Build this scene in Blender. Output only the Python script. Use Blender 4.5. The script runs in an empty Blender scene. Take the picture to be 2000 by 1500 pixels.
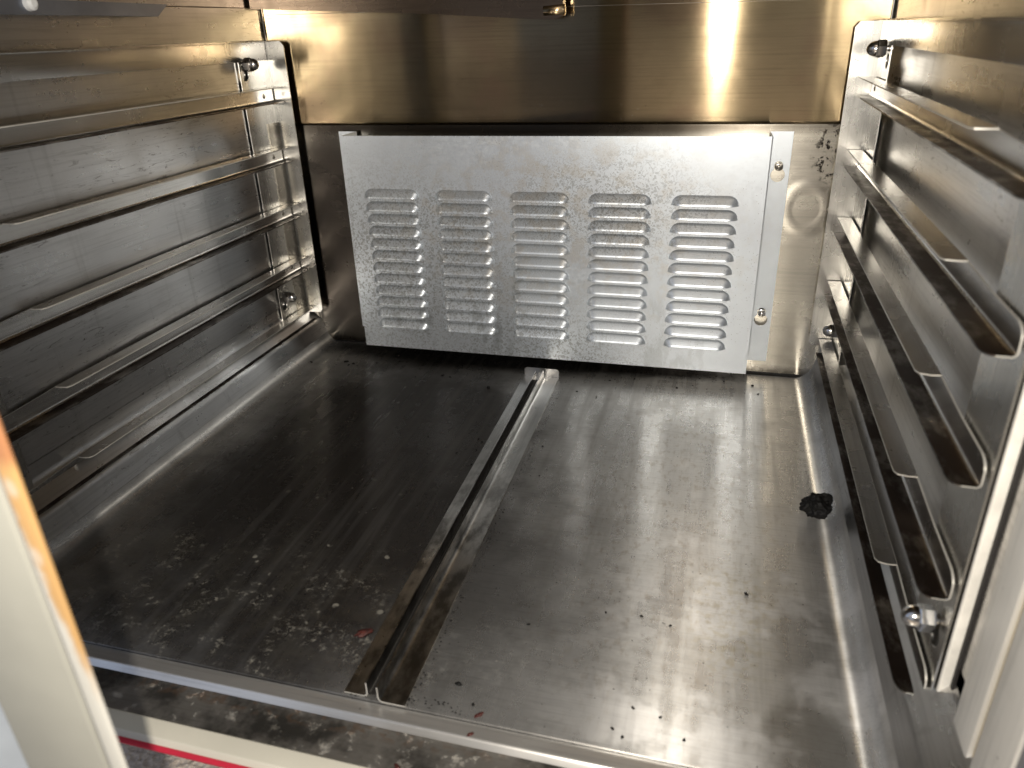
import bpy, bmesh, math, random
from mathutils import Vector, Matrix, noise as mnoise
from mathutils.geometry import tessellate_polygon
random.seed(7)
S = bpy.context.scene
COL = S.collection
# ------------------------------------------------------------------ camera
W, D, H = 0.66, 0.591, 0.75          # liner: flat floor width, depth, inner height
XL, XR = -0.03, 0.69                 # side wall planes
cd = bpy.data.cameras.new('camera'); cam = bpy.data.objects.new('camera', cd); COL.objects.link(cam)
cam.location = (0.538382, -0.326263, 0.408278)
cam.rotation_euler = (1.1280185, 0.0321735, 0.2648292)
cd.sensor_width = 36; cd.lens = 1462.2 / 2000 * 36
cd.clip_start = 0.01; cd.clip_end = 50
cd.dof.use_dof = True; cd.dof.focus_distance = 0.80; cd.dof.aperture_fstop = 8.0
S.camera = cam
# ------------------------------------------------------------------ world
w = bpy.data.worlds.new('World'); S.world = w; w.use_nodes = True
nt = w.node_tree; nt.nodes.clear()
wo = nt.nodes.new('ShaderNodeOutputWorld'); bg = nt.nodes.new('ShaderNodeBackground')
tc = nt.nodes.new('ShaderNodeTexCoord'); sep = nt.nodes.new('ShaderNodeSeparateXYZ')
nt.links.new(tc.outputs['Generated'], sep.inputs[0])
mr = nt.nodes.new('ShaderNodeMapRange'); mr.inputs[1].default_value = -0.6; mr.inputs[2].default_value = 0.7
nt.links.new(sep.outputs['X'], mr.inputs[0])
rmp = nt.nodes.new('ShaderNodeValToRGB'); nt.links.new(mr.outputs[0], rmp.inputs[0])
e = rmp.color_ramp.elements
e[0].position = 0.0; e[0].color = (0.40, 0.47, 0.64, 1)
e[1].position = 1.0; e[1].color = (0.80, 0.79, 0.78, 1)
for p, c in ((0.12, (0.42, 0.47, 0.56, 1)), (0.22, (0.10, 0.10, 0.11, 1)), (0.43, (0.05, 0.05, 0.05, 1)), (0.58, (0.40, 0.39, 0.37, 1)), (0.75, (.70, .69, .68, 1))):
    n_ = e.new(p); n_.color = c
nt.links.new(rmp.outputs[0], bg.inputs[0]); bg.inputs[1].default_value = 1.0
nt.links.new(bg.outputs[0], wo.inputs[0])
# ------------------------------------------------------------------ the phone's flash beside the lens
ld = bpy.data.lights.new('flash', 'POINT'); ld.energy = 12.5; ld.shadow_soft_size = 0.004; ld.color = (1.0, 0.93, 0.82)
lo = bpy.data.objects.new('flash', ld); COL.objects.link(lo); lo.location = (0.508, -0.336, 0.418)
S.view_settings.view_transform = 'Standard'; S.view_settings.look = 'None'
S.view_settings.exposure = 0.08; S.view_settings.gamma = 1; S.view_settings.use_curve_mapping = False
S.cycles.sample_clamp_indirect = 6; S.cycles.max_bounces = 10; S.cycles.glossy_bounces = 8

# ------------------------------------------------------------------ node helpers
class N:
    def __init__(s, name):
        s.m = bpy.data.materials.new(name); s.m.use_nodes = True; s.t = s.m.node_tree
        s.b = s.t.nodes['Principled BSDF']; s.pos = s.t.nodes.new('ShaderNodeNewGeometry').outputs['Position']
    def link(s, a, b): s.t.links.new(a, b)
    def put(s, sock, v):
        if isinstance(v, (int, float)): sock.default_value = v
        elif isinstance(v, (tuple, list)):
            v = tuple(v); sock.default_value = v + (1,) if len(v) == 3 and sock.type == 'RGBA' else v
        else: s.link(v, sock)
    def scaled(s, sc, off=(0, 0, 0)):
        n = s.t.nodes.new('ShaderNodeMapping'); n.inputs['Scale'].default_value = sc; n.inputs['Location'].default_value = off
        s.link(s.pos, n.inputs[0]); return n.outputs[0]
    def noise(s, sc=(1, 1, 1), scale=1, detail=4, rough=.55, dist=0, off=(0, 0, 0)):
        n = s.t.nodes.new('ShaderNodeTexNoise'); s.link(s.scaled(sc, off), n.inputs['Vector'])
        n.inputs['Scale'].default_value = scale; n.inputs['Detail'].default_value = detail
        n.inputs['Roughness'].default_value = rough; n.inputs['Distortion'].default_value = dist
        return n.outputs[0]
    def voro(s, sc, scale, off=(0, 0, 0)):
        n = s.t.nodes.new('ShaderNodeTexVoronoi'); s.link(s.scaled(sc, off), n.inputs['Vector']); n.inputs['Scale'].default_value = scale
        return n.outputs['Distance']
    def rng(s, v, a, b, c=0., d=1.):
        n = s.t.nodes.new('ShaderNodeMapRange'); n.interpolation_type = 'SMOOTHSTEP'
        s.link(v, n.inputs[0])
        for i, x in enumerate((a, b, c, d)): n.inputs[i + 1].default_value = x
        return n.outputs[0]
    def math(s, op, a, b=0.):
        n = s.t.nodes.new('ShaderNodeMath'); n.operation = op; s.put(n.inputs[0], a); s.put(n.inputs[1], b); return n.outputs[0]
    def mix(s, f, a, b):
        n = s.t.nodes.new('ShaderNodeMix'); n.data_type = 'RGBA'
        s.put(n.inputs[0], f); s.put(n.inputs[6], a); s.put(n.inputs[7], b); return n.outputs[2]
    def mixf(s, f, a, b):
        n = s.t.nodes.new('ShaderNodeMix'); s.put(n.inputs[0], f); s.put(n.inputs[2], a); s.put(n.inputs[3], b); return n.outputs[0]
    def near(s, c, rad, soft=0.5, warp=0.0, ws=20):
        """1 inside an ellipsoid round c with radii rad, fading to 0 outside, its edge broken by noise"""
        m = s.t.nodes.new('ShaderNodeMapping'); m.vector_type = 'TEXTURE'
        m.inputs['Location'].default_value = c; m.inputs['Scale'].default_value = rad
        s.link(s.pos, m.inputs[0])
        l = s.t.nodes.new('ShaderNodeVectorMath'); l.operation = 'LENGTH'; s.link(m.outputs[0], l.inputs[0])
        v = l.outputs['Value']
        if warp: v = s.math('ADD', v, s.math('MULTIPLY', s.math('SUBTRACT', s.noise(scale=ws, detail=6, rough=.65), .5), warp))
        return s.rng(v, 1 - soft, 1 + soft, 1, 0)
    def mul(s, a, b): return s.math('MULTIPLY', a, b)
    def bump(s, h, strength, dist=0.001, prev=None):
        n = s.t.nodes.new('ShaderNodeBump'); n.inputs['Strength'].default_value = strength; n.inputs['Distance'].default_value = dist
        s.link(h, n.inputs['Height'])
        if prev is not None: s.link(prev, n.inputs['Normal'])
        return n.outputs[0]

def steel(name, col=(.56, .54, .50), rough=.3, brush=(1, 0, 0), aniso=.6, dirt=.35, stretch=60, fine=900, wav=.0, dirtcol=(.10, .085, .065), extra=None, metal=1.0, bumpy=.12, graincol=.30, dent=None):
    """worn brushed sheet: colour, gloss and a fine directional grain, blotchy film and specks"""
    g = N(name)
    sc = tuple(1.0 / stretch if b else 1.0 for b in brush)
    grain = g.noise(sc=sc, scale=fine, detail=5, rough=.6)
    grain2 = g.noise(sc=sc, scale=fine * .25, detail=3, rough=.6)
    film = g.noise(scale=9, detail=5, rough=.55)
    film2 = g.noise(scale=30, detail=6, rough=.6, off=(3, 1, 7))
    c = g.mix(g.rng(film, .38, .72), col, tuple(x * .88 for x in col))
    c = g.mix(g.mul(g.rng(film2, .5, .85), dirt), c, dirtcol)
    c = g.mix(g.mul(g.rng(grain, .46, .68), graincol), c, tuple(x * .5 for x in col))
    speck = g.mul(g.rng(g.voro((1, 1, 1), 130), .05, .12, 1, 0), g.rng(g.noise(scale=23, detail=3, off=(9, 9, 1)), .56, .66))
    c = g.mix(g.mul(speck, .85), c, (.03, .022, .015))
    kr = min(1, rough / .3) ** 1.5
    r = g.math('ADD', g.math('ADD', rough - .06 * kr, g.mul(film, .08 * kr)), g.mul(g.math('SUBTRACT', grain2, .5), .08 * kr))
    r = g.math('ADD', r, g.mul(g.rng(film2, .4, .8), .08 * kr))
    met = metal
    if extra: c, r, met = extra(g, c, r, met)
    g.put(g.b.inputs['Base Color'], c); g.put(g.b.inputs['Roughness'], r); g.put(g.b.inputs['Metallic'], met)
    g.b.inputs['Anisotropic'].default_value = aniso
    g.b.inputs['Anisotropic Rotation'].default_value = .25
    tv = g.t.nodes.new('ShaderNodeCombineXYZ')
    for i in range(3): tv.inputs[i].default_value = brush[i]
    g.link(tv.outputs[0], g.b.inputs['Tangent'])
    nb = g.bump(grain, bumpy, .0004)
    if wav: nb = g.bump(g.noise(scale=7, detail=1), wav, .02, nb)
    if dent:
        m_ = g.math('SUBTRACT', g.near(dent[0], dent[1], .3), g.mul(g.near(dent[0], tuple(q * .8 for q in dent[1]), .3), .6))
        nb = g.bump(m_, .16, .003, nb)
    g.link(nb, g.b.inputs['Normal'])
    return g.m

def simple(name, col, rough=.5, metal=0., var=.15, scale=40, bump=.0):
    g = N(name)
    n = g.noise(scale=scale, detail=6, rough=.6)
    g.put(g.b.inputs['Base Color'], g.mix(g.rng(n, .3, .7), col, tuple(x * (1 - var) for x in col)))
    g.put(g.b.inputs['Roughness'], rough); g.put(g.b.inputs['Metallic'], metal)
    if bump: g.link(g.bump(n, bump, .002), g.b.inputs['Normal'])
    return g.m

# ---- floor of the cabinet, with its own stains and a painted dark reflection
def floor_extra(g, c, r, met):
    # dark reflection painted over the stained left half, black residue along the back, edges ragged
    dark = g.near((.20, .27, 0), (.17, .33, 1), .35, 1.2, 9)
    c = g.mix(g.mul(dark, .86), c, (.034, .028, .024))
    d2 = g.near((.20, .14, 0), (.26, .16, 1), .4, 1.2, 12)
    c = g.mix(g.mul(d2, .62), c, (.045, .038, .033))
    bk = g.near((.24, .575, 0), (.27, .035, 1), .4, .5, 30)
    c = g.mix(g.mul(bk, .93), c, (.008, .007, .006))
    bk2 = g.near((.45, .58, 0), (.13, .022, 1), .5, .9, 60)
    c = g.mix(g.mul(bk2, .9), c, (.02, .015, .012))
    # brown cooked patches
    br = g.near((.52, .27, 0), (.10, .24, 1), .6, 1.6, 16)
    st = g.noise(sc=(1, .5, 1), scale=170, detail=6, rough=.7)
    c = g.mix(g.mul(g.mul(br, g.rng(st, .5, .66)), .40), c, (.26, .20, .13))
    ye = g.near((.572, .135, 0), (.028, .06, 1), .5, 1.5, 50)
    c = g.mix(g.mul(g.mul(ye, g.rng(g.noise(scale=160, detail=5), .45, .66)), .42), c, (.38, .31, .15))
    vs = g.noise(sc=(1, .05, 1), scale=70, detail=5, rough=.6, off=(2, 0, 0))
    c = g.mix(g.mul(g.rng(vs, .48, .70), .35), c, (.24, .23, .21)); r = g.math('ADD', r, g.mul(g.rng(vs, .40, .70), .08))
    # milky mineral film and dull dark pools near the front right
    mk = g.rng(g.noise(scale=16, detail=8, rough=.62, off=(2.3, .7, 0)), .48, .60)
    zone = g.near((.60, .06, 0), (.13, .20, 1), .4, .6, 10)
    pool = g.near((.617, .018, 0), (.028, .05, 1), .25, .9, 30)
    pool2 = g.near((.63, .12, 0), (.028, .05, 1), .3, 1.1, 30)
    c = g.mix(g.mul(pool, .5), c, (.10, .085, .06)); c = g.mix(g.mul(pool2, .3), c, (.12, .11, .10))
    mkz = g.mul(mk, zone)
    r = g.math('ADD', r, g.mul(mkz, .08))
    met2 = g.math('SUBTRACT', .80, g.mul(mkz, .14))
    c = g.mix(g.mul(mkz, .20), c, (.50, .49, .50))
    # chalky white deposits, front left
    dz = g.near((.19, .055, 0), (.20, .085, 1), .45, 1.1, 14)
    dz2 = g.near((.22, .15, 0), (.17, .10, 1), .5, .9, 14)
    crust = g.mul(g.rng(g.noise(scale=150, detail=10, rough=.85), .51, .60), g.rng(g.noise(scale=34, detail=5, rough=.6), .47, .62))
    ring = g.rng(g.voro((1, 1, 1), 95, (.2, .1, 0)), .07, .14, 1, 0)
    dots = g.mul(ring, g.rng(g.noise(scale=48, detail=2, off=(5, 2, 0)), .57, .62))
    dep = g.math('MAXIMUM', g.mul(dz, crust), g.mul(dots, g.math('MAXIMUM', g.mul(dz2, .8), dz)))
    big = g.mul(g.rng(g.voro((1, 1, 1), 52, (.3, .2, 0)), .10, .17, 1, 0), g.rng(g.noise(scale=40, detail=2, off=(7, 2, 0)), .52, .57))
    dep = g.math('MAXIMUM', dep, g.mul(g.mul(big, g.near((.23, .13, 0), (.13, .11, 1), .4, .5, 14)), .9))
    c = g.mix(g.mul(g.mul(dz, g.rng(g.noise(scale=30, detail=9, rough=.75, off=(4, 0, 0)), .42, .62)), .30), c, (.20, .18, .14))
    dep = g.mul(dep, .72)
    c = g.mix(dep, c, (.36, .335, .27))
    r = g.math('ADD', r, g.mul(dep, .4)); met2 = g.math('MULTIPLY', met2, g.math('SUBTRACT', 1.0, g.mul(dep, .85)))
    # scattered faint flecks all over
    fl = g.mul(g.rng(g.voro((1, 1, 1), 260, (.7, .3, 0)), .04, .10, 1, 0), g.rng(g.noise(scale=31, detail=2, off=(1, 6, 0)), .53, .62))
    c = g.mix(g.mul(fl, .55), c, (.45, .43, .38))
    dk = g.mul(g.rng(g.voro((1, 1, 1), 190, (.1, .9, 0)), .03, .09, 1, 0), g.rng(g.noise(scale=17, detail=3, off=(4, 4, 0)), .55, .62))
    c = g.mix(g.mul(dk, .85), c, (.015, .012, .01))
    return c, r, met2
M = {}
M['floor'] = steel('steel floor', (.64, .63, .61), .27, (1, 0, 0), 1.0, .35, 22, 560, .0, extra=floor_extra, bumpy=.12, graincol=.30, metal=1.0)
def wall_extra(g, c, r, met):
    # thin dark scratches running roughly along the wall and faint vertical runs
    s1 = g.noise(sc=(1, .16, 1), scale=170, detail=7, rough=.75, dist=2.2, off=(0, .3, .7))
    z1 = g.rng(g.noise(sc=(1, .5, 1), scale=7, detail=2, off=(1, 4, 2)), .46, .58)
    c = g.mix(g.mul(g.mul(g.rng(s1, .565, .635), z1), .6), c, (.09, .075, .06))
    runs = g.noise(sc=(1, 1, .03), scale=60, detail=4, rough=.6)
    c = g.mix(g.mul(g.rng(runs, .58, .72), .22), c, (.16, .15, .13))
    return c, r, met
M['wall'] = steel('steel side wall', (.62, .61, .60), .30, (0, 1, 0), .6, .12, 40, 420, .0, extra=wall_extra, bumpy=.08)
def gold_extra(g, c, r, met):
    fl = g.rng(g.noise(sc=(1, 1, .45), scale=420, detail=3, rough=.6), .66, .72)
    z = g.math('MAXIMUM', g.near((.35, .587, .315), (.13, .1, .016), .6, 1.0, 40), g.mul(g.near((.36, .587, .345), (.06, .1, .05), .6, 1.0, 40), .5))
    c = g.mix(g.mul(g.mul(fl, z), .9), c, (.8, .76, .66))
    bl = g.near((.31, .587, .335), (.12, .1, .05), .6, 1.0, 12)
    c = g.mix(g.mul(bl, .55), c, (.16, .12, .08))  # dark reflected surroundings painted across the middle of the panel
    pk = g.rng(g.noise(scale=14, detail=4, off=(3, 3, 8)), .50, .66)
    c = g.mix(g.mul(pk, .28), c, (.36, .22, .16))
    return c, g.math('ADD', r, g.mul(bl, .05)), met
M['unseen_ceiling'] = steel('unseen darkened steel', (.20, .18, .16), .4, (1, 0, 0), .3, .3, 40, 420, .0)  # out of view, darkened to cut the light it reflects onto louvers and walls
M['bronze'] = steel('dark bronze steel', (.24, .18, .13), .28, (1, 0, 0), .6, .4, 40, 420, .0)
M['gold'] = steel('heat tinted steel', (.49, .385, .235), .140, (1, 0, 0), 1.0, .22, 50, 420, .0, dirtcol=(.20, .11, .055), bumpy=.04, extra=gold_extra)
def lower_extra(g, c, r, met):
    cr = g.rng(g.noise(scale=140, detail=6, rough=.7), .52, .58)
    c = g.mix(g.mul(g.near((.650, .588, .275), (.018, .1, .035), .4, .8, 60), cr), c, (.012, .008, .006))
    lo_ = g.near((.60, .588, 0), (.12, .1, .07), .6, 1.2, 25)
    c = g.mix(g.mul(g.mul(lo_, g.rng(g.noise(scale=70, detail=7, rough=.7), .45, .62)), .5), c, (.55, .52, .47))
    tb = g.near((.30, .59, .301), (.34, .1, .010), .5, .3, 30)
    c = g.mix(g.mul(tb, .85), c, (.055, .038, .024))  # shade under the upper panel's overhang, painted as a brown band
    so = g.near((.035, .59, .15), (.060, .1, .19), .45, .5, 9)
    c = g.mix(g.mul(so, .90), c, (.05, .04, .035))  # dark reflection and shade left of the vent cover, painted on the wall
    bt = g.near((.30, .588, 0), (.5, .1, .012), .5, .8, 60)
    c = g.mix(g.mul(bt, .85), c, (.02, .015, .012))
    return c, r, met
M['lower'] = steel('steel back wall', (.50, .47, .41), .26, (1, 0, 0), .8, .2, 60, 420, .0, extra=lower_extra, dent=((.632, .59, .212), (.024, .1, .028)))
M['rail'] = steel('steel rail', (.60, .58, .55), .26, (0, 1, 0), .5, .12, 40, 420, .0, bumpy=.06)
def rail_dirty(g, c, r, met):
    gr = g.rng(g.noise(sc=(1, .5, 1), scale=45, detail=6, rough=.65), .36, .56)
    c = g.mix(g.math('ADD', .35, g.mul(gr, .60)), c, (.052, .034, .027)); r = g.math('ADD', r, g.mul(gr, .12)); return c, r, met
M['railflange'] = steel('greasy rail flange', (.50, .47, .43), .28, (0, 1, 0), .4, .25, 40, 420, .0, extra=rail_dirty)
M['upright'] = steel('steel upright', (.62, .61, .58), .28, (0, 0, 1), .4, .12, 30, 420, .0, bumpy=.06)
M['edge'] = simple('sheared edge highlight', (.60, .58, .53), .42, .5, .15, 60)  # light caught by thin sheet edges, put into a material of their own
M['trim'] = steel('steel trim', (.64, .635, .63), .32, (0, 1, 0), .4, .25, 30, 420, .0, bumpy=.06)
def ch_extra(g, c, r, met):
    a = g.rng(g.noise(sc=(1, .5, 1), scale=50, detail=6, rough=.65), .40, .62)
    c = g.mix(g.mul(g.mul(a, g.near((.33, .08, 0), (.1, .22, 1), .6, .4, 10)), .75), c, (.085, .08, .072)); return c, r, met
M['chan'] = steel('grimy channel steel', (.62, .61, .59), .3, (0, 1, 0), .4, .25, 30, 420, .0, bumpy=.06, extra=ch_extra)
M['lip'] = steel('steel sill lip', (.70, .68, .65), .36, (1, 0, 0), .4, .2, 40, 420, .0, metal=.85, bumpy=.06)
def ledge_extra(g, c, r, met):
    a = g.rng(g.noise(scale=22, detail=8, rough=.62), .44, .64)
    c = g.mix(g.mul(a, .85), c, (.05, .048, .044))
    b = g.rng(g.noise(scale=70, detail=8, rough=.75), .55, .68)
    c = g.mix(g.mul(b, .3), c, (.42, .38, .30))
    rs = g.mul(g.near((.27, -.019, 0), (.13, .006, 1), .6, 1.6, 40), g.rng(g.noise(scale=130, detail=5), .48, .6))
    c = g.mix(g.mul(rs, .5), c, (.30, .18, .11))
    return c, g.math('ADD', r, g.mul(b, .3)), g.math('SUBTRACT', .9, g.mul(b, .6))
M['ledge'] = steel('stained sill ledge', (.40, .38, .35), .42, (1, 0, 0), .3, .4, 20, 600, .0, extra=ledge_extra)
# galvanised vent cover
def galv():
    g = N('galvanised sheet')
    base = g.mix(g.rng(g.noise(scale=12, detail=5), .35, .65), (.88, .94, 1.0), (.82, .87, .93))
    z = g.math('MAXIMUM', g.near((.17, .54, .13), (.15, .3, .12), .6, .9, 14), g.near((.40, .54, .22), (.12, .3, .06), .6, 1.0, 14))
    z = g.math('MAXIMUM', z, g.near((.30, .54, .03), (.14, .3, .07), .6, 1.2, 20))
    worm = g.rng(g.noise(scale=260, detail=5, rough=.62, dist=1.2), .49, .57)
    base = g.mix(g.mul(g.mul(worm, z), .72), base, (.30, .31, .31))
    patch = g.mul(g.rng(g.noise(sc=(1, 1, .35), scale=34, detail=6, rough=.65, off=(1, 0, 3)), .55, .66), g.near((.30, .54, .04), (.22, .3, .09), .5, .6, 12))
    base = g.mix(g.mul(patch, .55), base, (.33, .35, .35))
    yl = g.mul(g.near((.34, .54, .20), (.20, .3, .10), .6, 1.2, 14), g.rng(g.noise(scale=55, detail=5, off=(8, 1, 2)), .46, .62))
    base = g.mix(g.mul(yl, .32), base, (.60, .52, .40))
    sp = g.mul(g.rng(g.voro((1, 1, 1), 330), .10, .18, 1, 0), g.rng(g.noise(scale=14, detail=3, off=(2, 5, 5)), .50, .60))
    base = g.mix(g.mul(sp, .55), base, (.20, .20, .19))
    g.put(g.b.inputs['Base Color'], base)
    g.put(g.b.inputs['Roughness'], g.math('ADD', .35, g.mul(worm, .10)))
    g.put(g.b.inputs['Metallic'], .75)
    g.link(g.bump(g.noise(scale=320, detail=3), .06, .0005), g.b.inputs['Normal'])
    return g.m
M['galv'] = galv()
M['slot'] = simple('slot shade', (.02, .02, .02), .8)  # near-black face colour for the shade inside the louver openings
M['nut'] = simple('polished nut steel', (.62, .60, .57), .16, 1.0, .1)
M['stud'] = simple('dark stud steel', (.30, .28, .25), .3, 1.0, .3)
M['seam'] = simple('grimy seam', (.012, .010, .009), .7)
M['burnt'] = simple('charred crust', (.006, .0055, .005), .6, 0, .5, 200, .5)
M['burnt'].node_tree.nodes['Principled BSDF'].inputs['Specular IOR Level'].default_value = .25
M['red'] = simple('red brown scab', (.09, .016, .010), .35, 0, .6, 400, .8)
M['redline'] = simple('red gasket', (.55, .02, .05), .5, 0, .1)
M['bead'] = simple('pale bead', (.80, .77, .70), .5, 0, .2, 60)
M['dark metal'] = simple('dull blue grey steel', (.26, .28, .33), .4, .8, .25, 20)
M['plastic'] = simple('white plastic', (.75, .76, .76), .4, 0, .05)
def cream(name, rust=False, base=(.62, .58, .47)):
    g = N(name)
    c = g.mix(g.rng(g.noise(scale=10, detail=6), .35, .65), base, tuple(x * .88 for x in base))
    if rust:
        z = g.rng(g.math('SUBTRACT', g.noise(sc=(1, 1, 1), scale=18, detail=4, off=(0, 0, .3)), 0.), .40, .56)
        sepz = g.t.nodes.new('ShaderNodeSeparateXYZ'); g.link(g.pos, sepz.inputs[0])
        up = g.rng(g.math('ADD', sepz.outputs['Z'], g.mul(g.math('ADD', g.math('SUBTRACT', sepz.outputs['X'], .324), g.mul(g.math('SUBTRACT', g.noise(scale=55, detail=6, rough=.7), .5), .009)), 12.0)), .19, .245)
        up = g.mul(up, g.rng(sepz.outputs['Z'], .175, .215))
        for zz_ in (.279, .251, .205): up = g.mul(up, g.math('SUBTRACT', 1.0, g.mul(g.near((.3235, -.172, zz_), (.0022, .02, .0036), .5, .8, 300), .45)))
        spots = g.rng(g.voro((1, 1, 1), 34, (.1, 0, .02)), .20, .34)
        c = g.mix(g.mul(up, .92), c, (.36, .20, .06))
        hi = g.rng(sepz.outputs['Z'], .284, .292)
        c = g.mix(g.mul(hi, .6), c, (.20, .055, .03))
    g.put(g.b.inputs['Base Color'], c); g.put(g.b.inputs['Roughness'], .5)
    return g.m
M['cream'] = cream('cream painted metal', base=(.60, .57, .48)); M['jamb'] = steel('pale jamb steel', (.80, .78, .73), .42, (0, 0, 1), .3, .2, 30, 300, .0, metal=.45); M['doorcream'] = cream('door cream paint', base=(.30, .295, .26)); M['rusty'] = cream('rust stained cream strip', True, (.50, .49, .45))
M['gasket'] = simple('grey rubber gasket', (.16, .16, .17), .6)
def concrete():
    g = N('rough concrete')
    n1 = g.noise(scale=160, detail=10, rough=.72); n2 = g.noise(scale=22, detail=5)
    v = g.voro((1, 1, 1), 190)
    c = g.mix(g.rng(n1, .35, .65), (.58, .49, .41), (.88, .78, .67)); c = g.mix(g.mul(g.rng(n2, .4, .7), .5), c, (.60, .55, .50))
    g.put(g.b.inputs['Base Color'], c); g.put(g.b.inputs['Roughness'], .9)
    g.link(g.bump(g.math('ADD', n1, v), .9, .004), g.b.inputs['Normal']); return g.m
M['ground'] = concrete()

# ------------------------------------------------------------------ mesh helpers (all in world metres)
def link(name, bm, mat, parent=None, smooth=True, angle=35, mats=None):
    bmesh.ops.recalc_face_normals(bm, faces=bm.faces)
    me = bpy.data.meshes.new(name)
    if parent is not None: bmesh.ops.translate(bm, verts=bm.verts, vec=-parent_world(parent))
    bm.to_mesh(me); bm.free()
    for m in ([mat] + (mats or [])): me.materials.append(m)
    if smooth:
        for p in me.polygons: p.use_smooth = True
        try: me.set_sharp_from_angle(angle=math.radians(angle))
        except Exception: pass
    o = bpy.data.objects.new(name, me); COL.objects.link(o)
    if parent is not None: o.parent = parent
    return o
def parent_world(p):
    v = Vector((0, 0, 0))
    while p is not None: v = v + p.location; p = p.parent
    return v
def thing(name, label, cat, loc, group=None):
    o = bpy.data.objects.new(name, None); COL.objects.link(o); o.location = loc; o.empty_display_size = .05
    o['label'] = label; o['category'] = cat
    if group: o['group'] = group
    return o
def tag(o, label, cat, group=None, kind=None):
    o['label'] = label; o['category'] = cat
    if group: o['group'] = group
    if kind: o['kind'] = kind
    return o
def box(bm, a, b, bev=0.0):
    r = bmesh.ops.create_cube(bm, size=1.0); vs = r['verts']
    for v in vs: v.co = Vector([(a[i] + b[i]) / 2 + v.co[i] * (b[i] - a[i]) for i in range(3)])
    if bev:
        es = list({e for v in vs for e in v.link_edges})
        bmesh.ops.bevel(bm, geom=es, offset=bev, segments=2, affect='EDGES', profile=.6)
    return bm
def fillet(pts, rs, n=6):
    out = []
    for i, p in enumerate(pts):
        r = rs[i] if isinstance(rs, (list, tuple)) else rs
        if i in (0, len(pts) - 1) or not r: out.append(Vector(p)); continue
        a, b, c = Vector(pts[i - 1]), Vector(p), Vector(pts[i + 1])
        u, v = (a - b).normalized(), (c - b).normalized()
        ang = u.angle(v); t = min(r / math.tan(ang / 2), (a - b).length * .49 if i > 1 else (a - b).length * .98, (c - b).length * .49 if i < len(pts) - 2 else (c - b).length * .98)
        rr = t * math.tan(ang / 2); cen = b + (u + v).normalized() * (rr / math.sin(ang / 2))
        s = b + u * t - cen; e_ = b + v * t - cen
        a0 = math.atan2(s.y, s.x); a1 = math.atan2(e_.y, e_.x); da = (a1 - a0 + math.pi) % (2 * math.pi) - math.pi
        for k in range(n + 1): out.append(cen + Vector((math.cos(a0 + da * k / n), math.sin(a0 + da * k / n))) * rr)
    return out
def thick(pl, t):
    """closed outline of a 2D polyline given thickness t on its left side"""
    pl = [Vector(p) for p in pl]; off = []
    for i, p in enumerate(pl):
        d1 = (pl[i] - pl[i - 1]).normalized() if i else None
        d2 = (pl[i + 1] - pl[i]).normalized() if i < len(pl) - 1 else None
        d1 = d1 or d2; d2 = d2 or d1
        n1 = Vector((-d1.y, d1.x)); n2 = Vector((-d2.y, d2.x)); n = (n1 + n2).normalized()
        off.append(p + n * (t / max(.3, n.dot(n1))))
    return pl, off
def sheet(bm, pl, t, axis, a, b, seg=1, cap=0):
    """bent sheet: 2D profile (the two axes other than `axis`, in order) extruded from a to b along axis"""
    p, o = thick(pl, t)
    def P(v, s):
        if axis == 0: return (s, v.x, v.y)
        if axis == 1: return (v.x, s, v.y)
        return (v.x, v.y, s)
    rows = []
    for k in range(seg + 1):
        s = a + (b - a) * k / seg
        rows.append(([bm.verts.new(P(v, s)) for v in p], [bm.verts.new(P(v, s)) for v in o]))
    n = len(p)
    for k in range(seg):
        (p0, o0), (p1, o1) = rows[k], rows[k + 1]
        for i in range(n - 1):
            bm.faces.new((p0[i], p0[i + 1], p1[i + 1], p1[i])); bm.faces.new((o0[i + 1], o0[i], o1[i], o1[i + 1]))
        bm.faces.new((p0[0], p1[0], o1[0], o0[0])); bm.faces.new((p0[-1], o0[-1], o1[-1], p1[-1]))
    for (pp, oo) in (rows[0], rows[-1]):
        for i in range(n - 1): bm.faces.new((pp[i], oo[i], oo[i + 1], pp[i + 1])).material_index = cap
    return bm
def plate(outer, holes, t, tf, edge=0):
    """flat plate with holes: 2D loops, thickness t; tf maps (u, v, w) to a point"""
    bm = bmesh.new(); loops = [[Vector((p[0], p[1], 0)) for p in l] for l in [outer] + holes]
    tris = tessellate_polygon(loops); flat = [p for l in loops for p in l]
    f = [bm.verts.new(tf(p.x, p.y, 0)) for p in flat]; bk = [bm.verts.new(tf(p.x, p.y, t)) for p in flat]
    for a, b, c in tris:
        bm.faces.new((f[a], f[b], f[c])); bm.faces.new((bk[c], bk[b], bk[a]))
    i0 = 0
    for l in loops:
        n = len(l)
        for i in range(n):
            a, b = i0 + i, i0 + (i + 1) % n; ff = bm.faces.new((f[a], f[b], bk[b], bk[a])); ff.material_index = edge
        i0 += n
    return bm
def lathe(bm, prof, c, axis, n=24, hexa=None):
    """prof: (distance along axis, radius)"""
    ax = Vector(axis).normalized(); u = ax.orthogonal().normalized(); v = ax.cross(u); rows = []
    for d, r in prof:
        rows.append([bm.verts.new(Vector(c) + ax * d + (u * math.cos(2 * math.pi * k / n) + v * math.sin(2 * math.pi * k / n)) * max(r, 1e-5)) for k in range(n)])
    for a, b in zip(rows, rows[1:]):
        for k in range(n): bm.faces.new((a[k], a[(k + 1) % n], b[(k + 1) % n], b[k]))
    bm.faces.new(rows[0][::-1]); bm.faces.new(rows[-1]); return bm
def circle(cx, cy, r, n=20, a0=0, a1=2 * math.pi, closed=True):
    m = n if closed else n + 1
    return [(cx + r * math.cos(a0 + (a1 - a0) * k / n), cy + r * math.sin(a0 + (a1 - a0) * k / n)) for k in range(m)]
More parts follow.
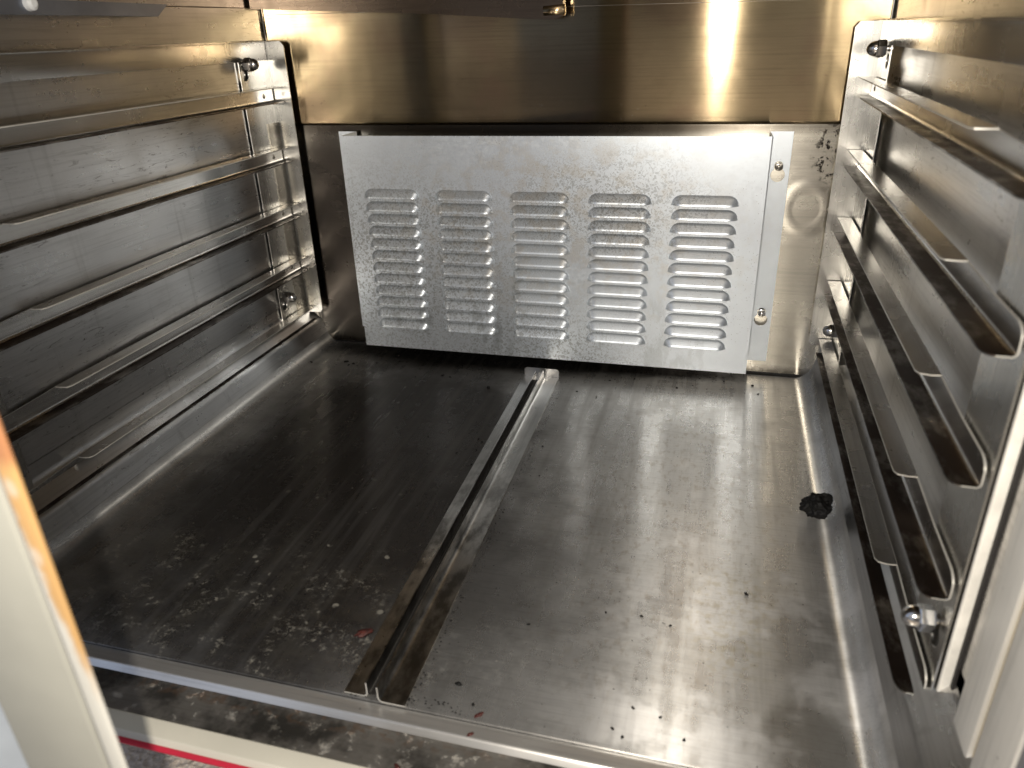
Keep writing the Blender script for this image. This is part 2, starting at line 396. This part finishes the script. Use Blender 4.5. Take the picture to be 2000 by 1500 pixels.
def keyhole(cx, cy, R, r, h):
    """big round entry at (cx, cy), narrow slot rising h above it"""
    a = math.acos(min(1, r / R)); pts = []
    n = 18; s = math.pi - a; 
    for k in range(n + 1):
        t = s + (2 * math.pi + a - s) * k / n; pts.append((cx + R * math.cos(t), cy + R * math.sin(t)))
    for k in range(9):
        t = math.pi * k / 8; pts.append((cx + r * math.cos(t), cy + h + r * math.sin(t)))
    return pts

# ------------------------------------------------------------------ ground
bm = bmesh.new(); bmesh.ops.create_grid(bm, x_segments=2, y_segments=2, size=6); bmesh.ops.translate(bm, verts=bm.verts, vec=(0, 0, -.15))
g = link('ground', bm, M['ground'], smooth=False); g['kind'] = 'structure'

# ------------------------------------------------------------------ the cabinet
cab = thing('cabinet', 'open stainless steel cabinet seen from inside, stained floor and gold tinted back', 'cabinet', (W / 2, D / 2, -.15))
T = .002
# floor pan: flat floor with rolled sides and a front edge
pl = fillet([(XL, .075), (XL, .060), (-.010, .036), (0, 0), (W, 0), (W + .010, .036), (XR, .060), (XR, .075)], [0, .01, .012, .022, .022, .012, .01, 0], 8)
bm = bmesh.new(); sheet(bm, pl, -T, 1, 0, D, 12)
for v in bm.verts:
    if v.co.y < .001 and (v.co.x > W + .004 or v.co.x < -.004): v.co.y = -.050
fp = link('floor_pan', bm, M['floor'], cab, angle=50, mats=[M['wall']])
for p_ in fp.data.polygons:
    if abs(p_.center.x + fp.location.x + W / 2 - W / 2) > W / 2 + .0045: p_.material_index = 1
bm = bmesh.new(); sheet(bm, [(XL, H), (XL, .0755)], -T, 1, -.05, D, 1); lw = link('side_wall', bm, M['wall'], cab)
bm = bmesh.new(); sheet(bm, [(XR, .0755), (XR, H)], -T, 1, -.05, D, 1); rw = link('side_wall', bm, M['wall'], cab)
# lower back wall with rolled vertical corners, and raised upper panel
GZ = .303
pl = fillet([(XL + .004, D - .034), (XL + .004, D), (XR - .004, D), (XR - .004, D - .034)], .022, 8)
bm = bmesh.new(); sheet(bm, pl, T, 2, .004, GZ + .006); 
# a round dent pressed into the right side
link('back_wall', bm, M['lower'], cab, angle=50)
bm = bmesh.new()
gp = fillet([(D + .004, GZ + .001), (D - .0032, GZ), (D - .0035, .47), (D - .0035, H)], [0, .004, 0, 0], 5)
sheet(bm, gp, -T, 0, XL + .001, XR - .001, 24)
for v in bm.verts:     # slight oil-canning and rolled left end
    q = v.co
    q.y += .0008 * math.sin(q.x * 9) * math.sin(q.z * 11)
link('upper_back_panel', bm, M['gold'], cab, angle=60)
bm = bmesh.new(); box(bm, (XL - .05, -.04, H), (XR + .05, D + .05, H + .02)); link('unseen_ceiling', bm, M['unseen_ceiling'], cab, smooth=False)
# outer shell so that the box is closed from behind
bm = bmesh.new()
box(bm, (XL - .055, .0, -.02), (XL - .006, D + .05, H)); box(bm, (XR + .006, .0, -.02), (XR + .055, D + .05, H))
box(bm, (XL - .006, D + .012, -.02), (XR + .006, D + .05, H)); box(bm, (XL - .006, .0, -.035), (XR + .006, D + .05, -.006))
link('outer_shell', bm, M['trim'], cab, smooth=False)
for lx in (XL, XR):
    for ly in (.30, D - .02):
        bm = bmesh.new(); lathe(bm, [(0, .016), (.02, .014), (.116, .014)], (lx, ly, -.15), (0, 0, 1), 20); link('foot', bm, M['trim'], cab)
# weld seams
def seam(a, b, r, mat=M['seam'], nm='weld_seam'):
    bm = bmesh.new(); a = Vector(a); b = Vector(b); n = 40; ax = (b - a); u = ax.orthogonal().normalized(); v = ax.cross(u).normalized(); rows = []
    for k in range(n + 1):
        c = a + ax * k / n; rr = r * (.6 + .8 * mnoise.noise(c * 60) ** 2 + .4 * random.random())
        rows.append([bm.verts.new(c + (u * math.cos(t * math.pi / 3) + v * math.sin(t * math.pi / 3)) * rr) for t in range(6)])
    for p, q in zip(rows, rows[1:]):
        for t in range(6): bm.faces.new((p[t], p[(t + 1) % 6], q[(t + 1) % 6], q[t]))
    return link(nm, bm, mat, cab)
seam((0.0, D - .001, .001), (W, D - .001, .001), .0016)
seam((XL + .001, .06, .441), (XL + .001, D - .005, .441), .0006, M['stud'])
seam((XL + .002, D - .005, .30), (XL + .002, D - .005, .60), .0009, M['stud'])
seam((XR - .002, D - .005, .30), (XR - .002, D - .005, .60), .0009, M['stud'])
# bright scored line across the upper panel
seam((XL + .006, D - .0045, .4335), (.640, D - .0045, .4255), .0003, M['nut'], 'scored_line')
# front sill: ridge, ledge, cream nosing and red line
y0 = -.0
pl = fillet([(.0005, -.0040), (-.0006, -.0018), (-.0118, -.0018), (-.0150, -.0060)], [0, .0009, .003, 0], 6)
bm = bmesh.new(); sheet(bm, [(p.x, p.y) for p in pl], .0015, 0, XL, XR, 1); link('sill_ridge', bm, M['lip'], cab, angle=60)
bm = bmesh.new(); pl = fillet([(-.0135, -.0066), (-.020, -.0060), (-.046, -.0034)], .002, 4); sheet(bm, pl, .0012, 0, XL, XR, 1); link('sill_ledge', bm, M['ledge'], cab, angle=60)
bm = bmesh.new(); pl = fillet([(-.046, -.0032), (-.0475, -.0015), (-.0600, -.0015), (-.0625, -.005)], .0012, 4); sheet(bm, pl, .0025, 0, XL - .05, XR + .05, 1); link('sill_nosing', bm, M['cream'], cab, angle=60)
bm = bmesh.new(); box(bm, (XL - .05, -.0662, -.0065), (XR + .05, -.0626, -.0046), .0006); link('red_gasket', bm, M['redline'], cab)
# jambs, mirrored left and right
for sx, x in ((1, XR), (-1, XL)):
    bm = bmesh.new(); a_, b_ = sorted((x - sx * .0068, x)); box(bm, (a_, .0412, .022), (b_, .0444, .70), .0010); link('jamb_bead', bm, M['bead'], cab, smooth=False)
    bm = bmesh.new(); a_, b_ = sorted((x - sx * .0015, x + sx * .0005)); box(bm, (a_, .0375, .022), (b_, .0408, .70)); link('dark_joint', bm, M['seam'], cab, smooth=False)
    bm = bmesh.new(); a_, b_ = sorted((x, x + sx * .002)); box(bm, (a_, -.055, -.040), (b_, .060, .0750)); link('jamb_foot', bm, M['wall'], cab, smooth=False)
    def strip(nm, ya, yb, pr, mat):
        bm = bmesh.new(); a, b = sorted((x - sx * pr, x + sx * .001)); box(bm, (a, ya, -.04), (b, yb, .72), min(pr * .45, .002)); link(nm, bm, mat, cab)
    strip('jamb_strip', -.006, .020, .004, M['jamb'])
    strip('jamb_groove', -.0115, -.0062, .0015, M['gasketb'] if 'gasketb' in M else simple('yellowed sealant', (.42, .31, .14), .5, 0, .3) )
    strip('jamb_strip', -.046, -.0118, .004, M['jamb'])
    strip('jamb_edge', -.058, -.0462, .0025, M['gasket'])

# ------------------------------------------------------------------ racks
ZT = [.352, .279, .206, .132, .059]
def acorn(c, sx, parent, nm='acorn_nut', big=1.0):
    bm = bmesh.new(); ax = (sx, 0, 0); k = big
    lathe(bm, [(0, .0052 * k), (.001 * k, .0058 * k), (.0055 * k, .0058 * k), (.0062 * k, .0052 * k)], c, ax, 6)
    dome = [(.0062 * k, .0050 * k)] + [(.0062 * k + .0062 * k * math.sin(t * math.pi / 12), .0050 * k * math.cos(t * math.pi / 12)) for t in range(1, 7)]
    lathe(bm, dome, c, ax, 20)
    lathe(bm, [(-.006, .0028), (.0005, .0028)], c, ax, 12)
    return link(nm, bm, M['nut'], parent, angle=28)
def rack(sx, label):
    xw = XL + .0035 if sx > 0 else XR - .0095       # web plane, against the wall
    t = .0012
    R = thing('tray_rack', label, 'tray rack', (xw, .3, 0.03), None)
    def X(d): return xw + sx * d
    # uprights: strip lying on the wall with one leg folded into the cabinet
    for ya, yb, fold in ((.518, .5800, True), (.045, .100, False)):
        kh = [keyhole(yy, z - .002, .0075, .0042, .0105) for yy in ((.5275,) if fold else (.060,)) for z in (.371, .080)]
        o = [(ya, .045), (yb, .045), (yb, .405), (ya, .405)]
        bm = plate(o, kh, t, lambda u, v, q: (xw + sx * (-.0005 - q), u, v))
        if fold:
            pl = [(0, .050), (.023, .050), (.0265, .0545), (.0265, .399), (.022, .404), (0, .404)]
            bm2 = plate([(p[0], p[1]) for p in pl], [], t, lambda u, v, q: (X(u - .0005), yb - q, v))
            me = bpy.data.meshes.new('tmp'); bm2.to_mesh(me); bm.from_mesh(me); bm2.free(); bpy.data.meshes.remove(me)
        link('upright', bm, M['upright'], R, angle=30)
    bm = bmesh.new(); box(bm, (min(X(-.0003), X(.0009)), .045, .383), (max(X(-.0003), X(.0009)), .578, .4055), .0003)
    box(bm, (min(X(-.0003), X(.006)), .045, .4035), (max(X(-.0003), X(.006)), .578, .4047), .0003); link('top_bar', bm, M['rail'], R)
    for z in ZT:
        yn = .149
        h = .019
        # web and lower flange folded from one strip, the front end rounded off
        pl = fillet([(.001, z - .0006), (.001, z - h), (.0165, z - h + .0004)], .0042, 6)
        p_, o_ = thick([Vector(q_) for q_ in pl], t)
        ys = [.5765, .40, .25, .149, .10, .066] + [.066 - .018 * math.sin(k * math.pi / 16) for k in range(1, 9)]
        bm = bmesh.new(); rows = []
        for yy in ys:
            k = 1 if yy >= .0585 else .62 + .38 * math.sqrt(max(0, 1 - ((.0585 - yy) / .0105) ** 2))
            dz_ = 0 if yy > .149 else -.0022 * min(1, (.149 - yy) / .003)
            def Q(v):
                u = v.x; w_ = v.y
                uu = .001 + (u - .001) * (k if u > .006 else 1 - (1 - k) * max(0, (u - .001) / .005) * 1.0)
                ww = (z - h) + (w_ - (z - h)) * k + (dz_ if w_ > z - .003 else 0)
                return (X(uu), yy, ww)
            rows.append([bm.verts.new(Q(v)) for v in p_] + [bm.verts.new(Q(v)) for v in reversed(o_)])
        n_ = len(rows[0]); m_ = len(p_)
        for a_, b_ in zip(rows, rows[1:]):
            for q_ in range(n_):
                f_ = bm.faces.new((a_[q_], a_[(q_ + 1) % n_], b_[(q_ + 1) % n_], b_[q_]))
                if q_ == n_ - 1: f_.material_index = 2
                elif (m_ - 3 <= q_ <= m_ - 1) or (m_ <= q_ <= m_ + 2): f_.material_index = 1
        for r_ in (rows[0], rows[-1]):
            for q_ in range(m_ - 1):
                f_ = bm.faces.new((r_[q_], r_[q_ + 1], r_[n_ - 2 - q_], r_[n_ - 1 - q_])); f_.material_index = 2
        web = link('rail', bm, M['rail'], R, angle=40, mats=[M['railflange'], M['edge']])
        # upper flange, cut back at the front
        up = [(0, yn), (.006, yn - .0005), (.0120, yn + .001), (.0140, yn + .005), (.0140, .5760), (.0, .5760)]
        bm = plate(up, [], .0011, lambda u, v, q: (X(.0015 + u), v, z - q), 1); link('upper_flange', bm, M['rail'], web, angle=30, mats=[M['edge']])
        bm = bmesh.new(); lathe(bm, [(0, .0030), (.0006, .0026), (.0009, .001)], (X(.0021), .556, z - .010), (sx, 0, 0), 14); link('rivet', bm, M['stud'], web)
    return R
rack(1, 'left hand tray rack with five long rails on the darker wall')
rack(-1, 'right hand tray rack with five greasy rails seen steeply from above')
# studs and nuts belong to the cabinet walls
for sx in (1, -1):
    for yy in (.5275, .060):
        for z in (.380, .089):
            xw = XL + .004 if sx > 0 else XR - .010
            acorn((xw + sx * .002, yy, z), sx, cab, 'mounting_nut', 1.4)

# ------------------------------------------------------------------ vent cover
VX0, VX1, VY, VZ0, VZ1 = .082, .584, .542, .021, .297
vc = thing('vent_cover', 'galvanised louvered vent cover hung on keyholes low on the back wall', 'vent cover', ((VX0 + VX1) / 2, D - .004, VZ0))
bm = plate([(VX0, VZ0), (VX1, VZ0), (VX1, VZ1), (VX0, VZ1)], [], .0010, lambda u, v, q: (u, VY + q, v)); 
link('face_panel', bm, M['galv'], vc, smooth=False)
bm = bmesh.new(); box(bm, (VX0, VY + .0010, VZ0), (VX0 + .001, D - .007, VZ1)); link('side_return', bm, M['galv'], vc, smooth=False)
bm = bmesh.new(); box(bm, (VX1 - .001, VY + .0010, VZ0), (VX1, D - .007, VZ1)); link('side_return', bm, M['galv'], vc, smooth=False)
FY = D - .007
bm = plate([(VX1, VZ0 + .001), (VX1 + .0245, VZ0 + .001), (VX1 + .0245, VZ1), (VX1, VZ1)],
           [keyhole(.5965, .2500, .0078, .0048, .0105), keyhole(.5965, .0765, .0078, .0048, .0105)], .001, lambda u, v, q: (u, FY + q, v))
link('mounting_flange', bm, M['galv'], vc, smooth=False)
bm = plate([(VX0 - .0245, VZ0 + .010), (VX0, VZ0 + .010), (VX0, VZ1), (VX0 - .0245, VZ1)],
           [keyhole(VX0 - .013, .2500, .0068, .0038, .0098), keyhole(VX0 - .013, .0765, .0068, .0038, .0098)], .001, lambda u, v, q: (u, FY + q, v))
link('mounting_flange', bm, M['galv'], vc, smooth=False)
LW, LH, LP = .0735, .0112, .0070
def louver_mesh(c):
    bm = bmesh.new(); nu, nv = 36, 8; rr = .012; grid = []
    for i in range(nu + 1):
        s = i / nu; x = -LW / 2 + LW * s
        x = math.copysign(LW / 2 * (1 - (1 - abs(2 * s - 1)) ** 1.25), s - .5) if True else x
        sx = max(0, (abs(x) - (LW / 2 - rr)) / rr); top = LH * math.sqrt(max(0, 1 - sx ** 2.2)); row = []
        for j in range(nv + 1):
            v = j / nv; z = top * v; q = min(1, sx ** 2.2 + (z / LH) ** 2.0)
            hh = LP * min(1, 1.12 * (1 - z / LH)) ** .85 * max(0, 1 - sx ** 2.6) if top > 1e-5 else 0
            if z >= top - 1e-6: hh = 0
            row.append(bm.verts.new((x, -hh + .0001, z)))
        grid.append(row)
    for i in range(nu):
        for j in range(nv):
            bm.faces.new((grid[i][j], grid[i + 1][j], grid[i + 1][j + 1], grid[i][j + 1]))
    # rolled lower edge and the slot shade under it, painted on the closing face
    edge = [bm.verts.new((r[0].co.x, min(0, r[0].co.y + .0007), -.0003)) for r in grid]
    back = [bm.verts.new((r[0].co.x, -.0001, -.0002)) for r in grid]
    for i in range(nu):
        bm.faces.new((grid[i][0], edge[i], edge[i + 1], grid[i + 1][0]))
        f = bm.faces.new((edge[i], back[i], back[i + 1], edge[i + 1])); f.material_index = 1
    bmesh.ops.remove_doubles(bm, verts=bm.verts, dist=1e-6)
    return bm
proto = None
zt = .2230; pitch = (.2230 - .0515) / 11
base = parent_world(vc)
for ci, xc in enumerate((.1415, .2355, .3300, .4250, .5205)):
    for r in range(12):
        z = zt - r * pitch
        if proto is None:
            bm = louver_mesh(None); bmesh.ops.translate(bm, verts=bm.verts, vec=base)
            proto = link('louver', bm, M['galv'], vc, angle=50, mats=[M['slot']]); o = proto
        else:
            o = proto.copy(); COL.objects.link(o); o.parent = vc
        o.location = Vector((xc + random.uniform(-.0003, .0003), VY, z)) - base
# studs behind the keyholes
for z in (.2600, .0865):
    for x in (.5965, VX0 - .013):
        bm = bmesh.new(); lathe(bm, [(0, .0030), (.010, .0030), (.0102, .0045), (.0128, .0045), (.0132, .0035)], (x, D, z), (0, -1, 0), 12)
        lathe(bm, [(.0132, .0022), (.0165, .0022), (.0168, .0015)], (x, D, z), (0, -1, 0), 12)
        link('mounting_stud', bm, M['stud'] if z > .1 else M['nut'], cab, angle=30)

# ------------------------------------------------------------------ floor channel: two angles back to back
ch = thing('floor_channel', 'narrow steel guide channel running front to back along the floor', 'floor channel', (.338, .27, 0))
xa, xb = .3335, .3435
def lean(bm):
    for v in bm.verts: v.co.x += -.0065 * (v.co.y / .53) 
    return bm
bm = bmesh.new(); sheet(bm, fillet([(.3165, .0014), (xa, .0014), (xa, .0135)], .0028, 5), -.0011, 1, .0012, .518, 1, 1); lean(bm); link('angle_strip', bm, M['chan'], ch, angle=50, mats=[M['edge']])
bm = bmesh.new(); sheet(bm, fillet([(xb, .0135), (xb, .0014), (.3620, .0014)], .0030, 5), -.0011, 1, -.0008, .522, 1, 1); lean(bm); link('angle_strip', bm, M['chan'], ch, angle=50, mats=[M['edge']])
bm = bmesh.new(); box(bm, (xa + .0012, .004, .0004), (xb - .0012, .520, .0010)); lean(bm); link('channel_bed', bm, M['seam'], ch, smooth=False)
bm = plate([tuple(p) for p in fillet([(.3100, .0006), (.3100, .0125), (.3555, .0125), (.3555, .0006)], .004, 5)], [], .001, lambda u, v, q: (u, .5290 + q, v))
link('end_tab', bm, M['trim'], ch, smooth=False)
bm = bmesh.new(); box(bm, (.3100, .5175, .0004), (.3555, .5288, .0013)); link('tab_foot', bm, M['trim'], ch, smooth=False)

# ------------------------------------------------------------------ baffle and strip near the ceiling
bf = thing('baffle_plate', 'dark bronze baffle plate hanging across the top of the back wall', 'baffle', (.17, .55, .44))
bm = bmesh.new()
prof = [(-.026, .4400), (.10, .4325), (.205, .4265), (.30, .4190), (.335, .4165), (.347, .4165), (.356, .4200)]
lo1, lo2 = [], []
for x, z in prof:
    lo1.append(((x, .560, z), (x, .560, z + .05), (x, .572, z + .05), (x, .572, z)))
rows = [[bm.verts.new(p) for p in r] for r in lo1]
for a, b in zip(rows, rows[1:]):
    for k in range(4): bm.faces.new((a[k], a[(k + 1) % 4], b[(k + 1) % 4], b[k]))
bm.faces.new(rows[0]); bm.faces.new(rows[-1][::-1])
link('plate', bm, M['bronze'], bf, angle=40)
bm = bmesh.new(); lathe(bm, [(0, .0056), (.022, .0060), (.0235, .0050), (.0240, .0030)], (.334, .563, .4248), (1, 0, .04), 20); link('rolled_end', bm, M['gold'], bf)
st = thing('side_strip', 'blue grey metal strip with a white clip high on the left wall', 'strip', (-.015, .24, .44))
bm = bmesh.new(); o = [(.02, .4325), (.375, .4305), (.392, .4415), (.02, .4440)]
bm = plate(o, [], .010, lambda u, v, q: (XL + .008 + q, u, v)); link('strip_body', bm, M['dark metal'], st, smooth=False)
bm = bmesh.new(); lathe(bm, [(0, .006), (.004, .0055), (.006, .003)], (XL + .018, .223, .4395), (1, 0, 0), 16); link('clip', bm, M['plastic'], st)

# ------------------------------------------------------------------ foreground door edge
de = thing('door_edge', 'blurred cream door edge with rust stains close to the camera', 'door', (.28, -.16, -.10))
def V(x0, x1, ya, yb, nm, mat, bev=.002):
    bm = bmesh.new(); box(bm, (x0, ya, -.045), (x1, yb, .70), bev); link(nm, bm, mat, de)
V(.3205, .3275, -.172, -.1700, 'edge_strip', M['rusty'], .0008)
V(.3178, .3207, -.1705, -.1690, 'gasket', M['gasket'], .0004)
V(.2735, .3180, -.1722, -.1680, 'door_frame', M['doorcream'], .0012)
bm = plate([(0, -.045), (.66, -.045), (.66, .70), (0, .70)], [], .006, lambda u, v, q: (.2745 - u * .487 - q * .87, -.1695 - u * .873 + q * .487, v))
link('door_panel', bm, simple('pale blue white paint', (.24, .265, .30), .5, 0, .2, 14), de, smooth=False)

# ------------------------------------------------------------------ charred lump, scabs and crumbs
def rock(r, seed, sq=(1, 1, .85), sub=4, amp=.35, f=1.6):
    bm = bmesh.new(); bmesh.ops.create_icosphere(bm, subdivisions=sub, radius=1)
    off = Vector((seed * 3.1, seed * 1.7, seed * .9))
    for v in bm.verts:
        n = v.co.normalized(); k = 1 + amp * mnoise.noise(n * f + off) + amp * .45 * mnoise.noise(n * f * 3.1 + off) + amp * .22 * mnoise.noise(n * f * 8 + off)
        v.co = Vector((n.x * sq[0], n.y * sq[1], n.z * sq[2])) * (k * r)
    zmin = min(v.co.z for v in bm.verts)
    for v in bm.verts: v.co.z -= zmin
    return bm
bm = rock(.0118, 5, (1.05, 1, .9), 5, .42, 1.5)
o = link('charred_lump', bm, M['burnt'], smooth=True, angle=180); o.location = (.643, .282, .0); tag(o, 'black charred lump lying on the floor by the right wall', 'burnt lump')
bm = rock(.0042, 9, (1.5, .8, .35), 3, .5, 2); o = link('dried_scab', bm, M['red'], angle=180); o.location = (.306, .0555, 0); o.rotation_euler.z = .7
tag(o, 'large red brown dried scab left of the floor channel near the sill', 'food scab')
for (x, y, z, s, lab) in ((.4125, .0050, .0000, .0022, 'small red flake just inside the sill, right of the channel end'), (.4110, -.0090, -.0018, .0016, 'tiny red flake on the pale sill ridge'), (.3740, -.0420, -.0034, .0022, 'dark red flake on the stained ledge outside the sill ridge')):
    bm = rock(s, x * 100, (1.6, .7, .35), 2, .5, 2); o = link('dried_flake', bm, M['red'], angle=180); o.location = (x, y, z - .0002); o.rotation_euler.z = x * 40
    tag(o, lab, 'food flake', 'red flakes near the sill')
CR = [(0.009, 0.513,2), (0.007, 0.442,2), (0.057, 0.524,2.6), (0.274, 0.484,2.4), (0.204, 0.508,1.6), (0.244, 0.351,1), (0.301, 0.357,1), (0.307, 0.351,1), (0.287, 0.323,1), (0.306, 0.333,1), (0.31, 0.304,1), (0.374, 0.356,1), (0.384, 0.298,.8), (0.411, 0.485,1), (0.479, 0.119,.9), (0.424, 0.093,1), (0.583, 0.164,1.5), (0.528, 0.116,1), (0.51, 0.034,1.1), (0.528, 0.031,1), (0.499, 0.015,1.1), (0.506, 0.01,1.1), (0.506, 0.121,1), (0.544, 0.017,1), (0.391, 0.026,1.7), (0.406, 0.012,1.1), (0.385, 0.496,1), (0.504, 0.53,1.6), (0.6, 0.531,1.2), (0.594, 0.554,1.6), (0.659, 0.201,2), (0.658, 0.165,1.8), (0.6575, 0.18,1.3),
      (.07, .52, 2), (.065, .515, 1.4), (.10, .53, 1.2), (.45, .545, 1.5), (.42, .535, 1.2), (.56, .56, 1.2), (.17, .497, 1), (.215, .506, 1.3)]
for i, (x, y, s) in enumerate(CR):
    bm = rock(.00105 * s, i + 1, (1.3, .8, .5), 2, .6, 2); o = link('burnt_crumb', bm, M['burnt'], angle=180); o.location = (x, y, 0.0); o.rotation_euler.z = i * 1.7
    tag(o, 'tiny black burnt crumb on the steel floor', 'crumb', 'burnt crumbs on the floor')
bm = bmesh.new()
for i in range(900):
    if i < 260: x, y = random.uniform(.16, .56), D - .012 - abs(random.gauss(0, .018)); r = random.uniform(.0003, .0009)
    elif i < 420: x, y = random.uniform(.3625, .366), random.uniform(0, .5) ** 1; r = random.uniform(.0002, .0006)
    elif i < 520: x, y = random.uniform(.31, .40), random.gauss(.006, .003); r = random.uniform(.0002, .0006)
    else: x, y = random.uniform(0, W), random.uniform(.0, D - .03); r = random.uniform(.0002, .00045)
    if y > D - .008: continue
    bmesh.ops.create_icosphere(bm, subdivisions=1, radius=r, matrix=Matrix.Translation((x, y, r * .4)) @ Matrix.Diagonal((random.uniform(.8, 2), 1, .6, 1)))
o = link('fine_grit', bm, M['burnt'], smooth=False); tag(o, 'fine dark grit scattered over the steel floor', 'grit', kind='stuff')
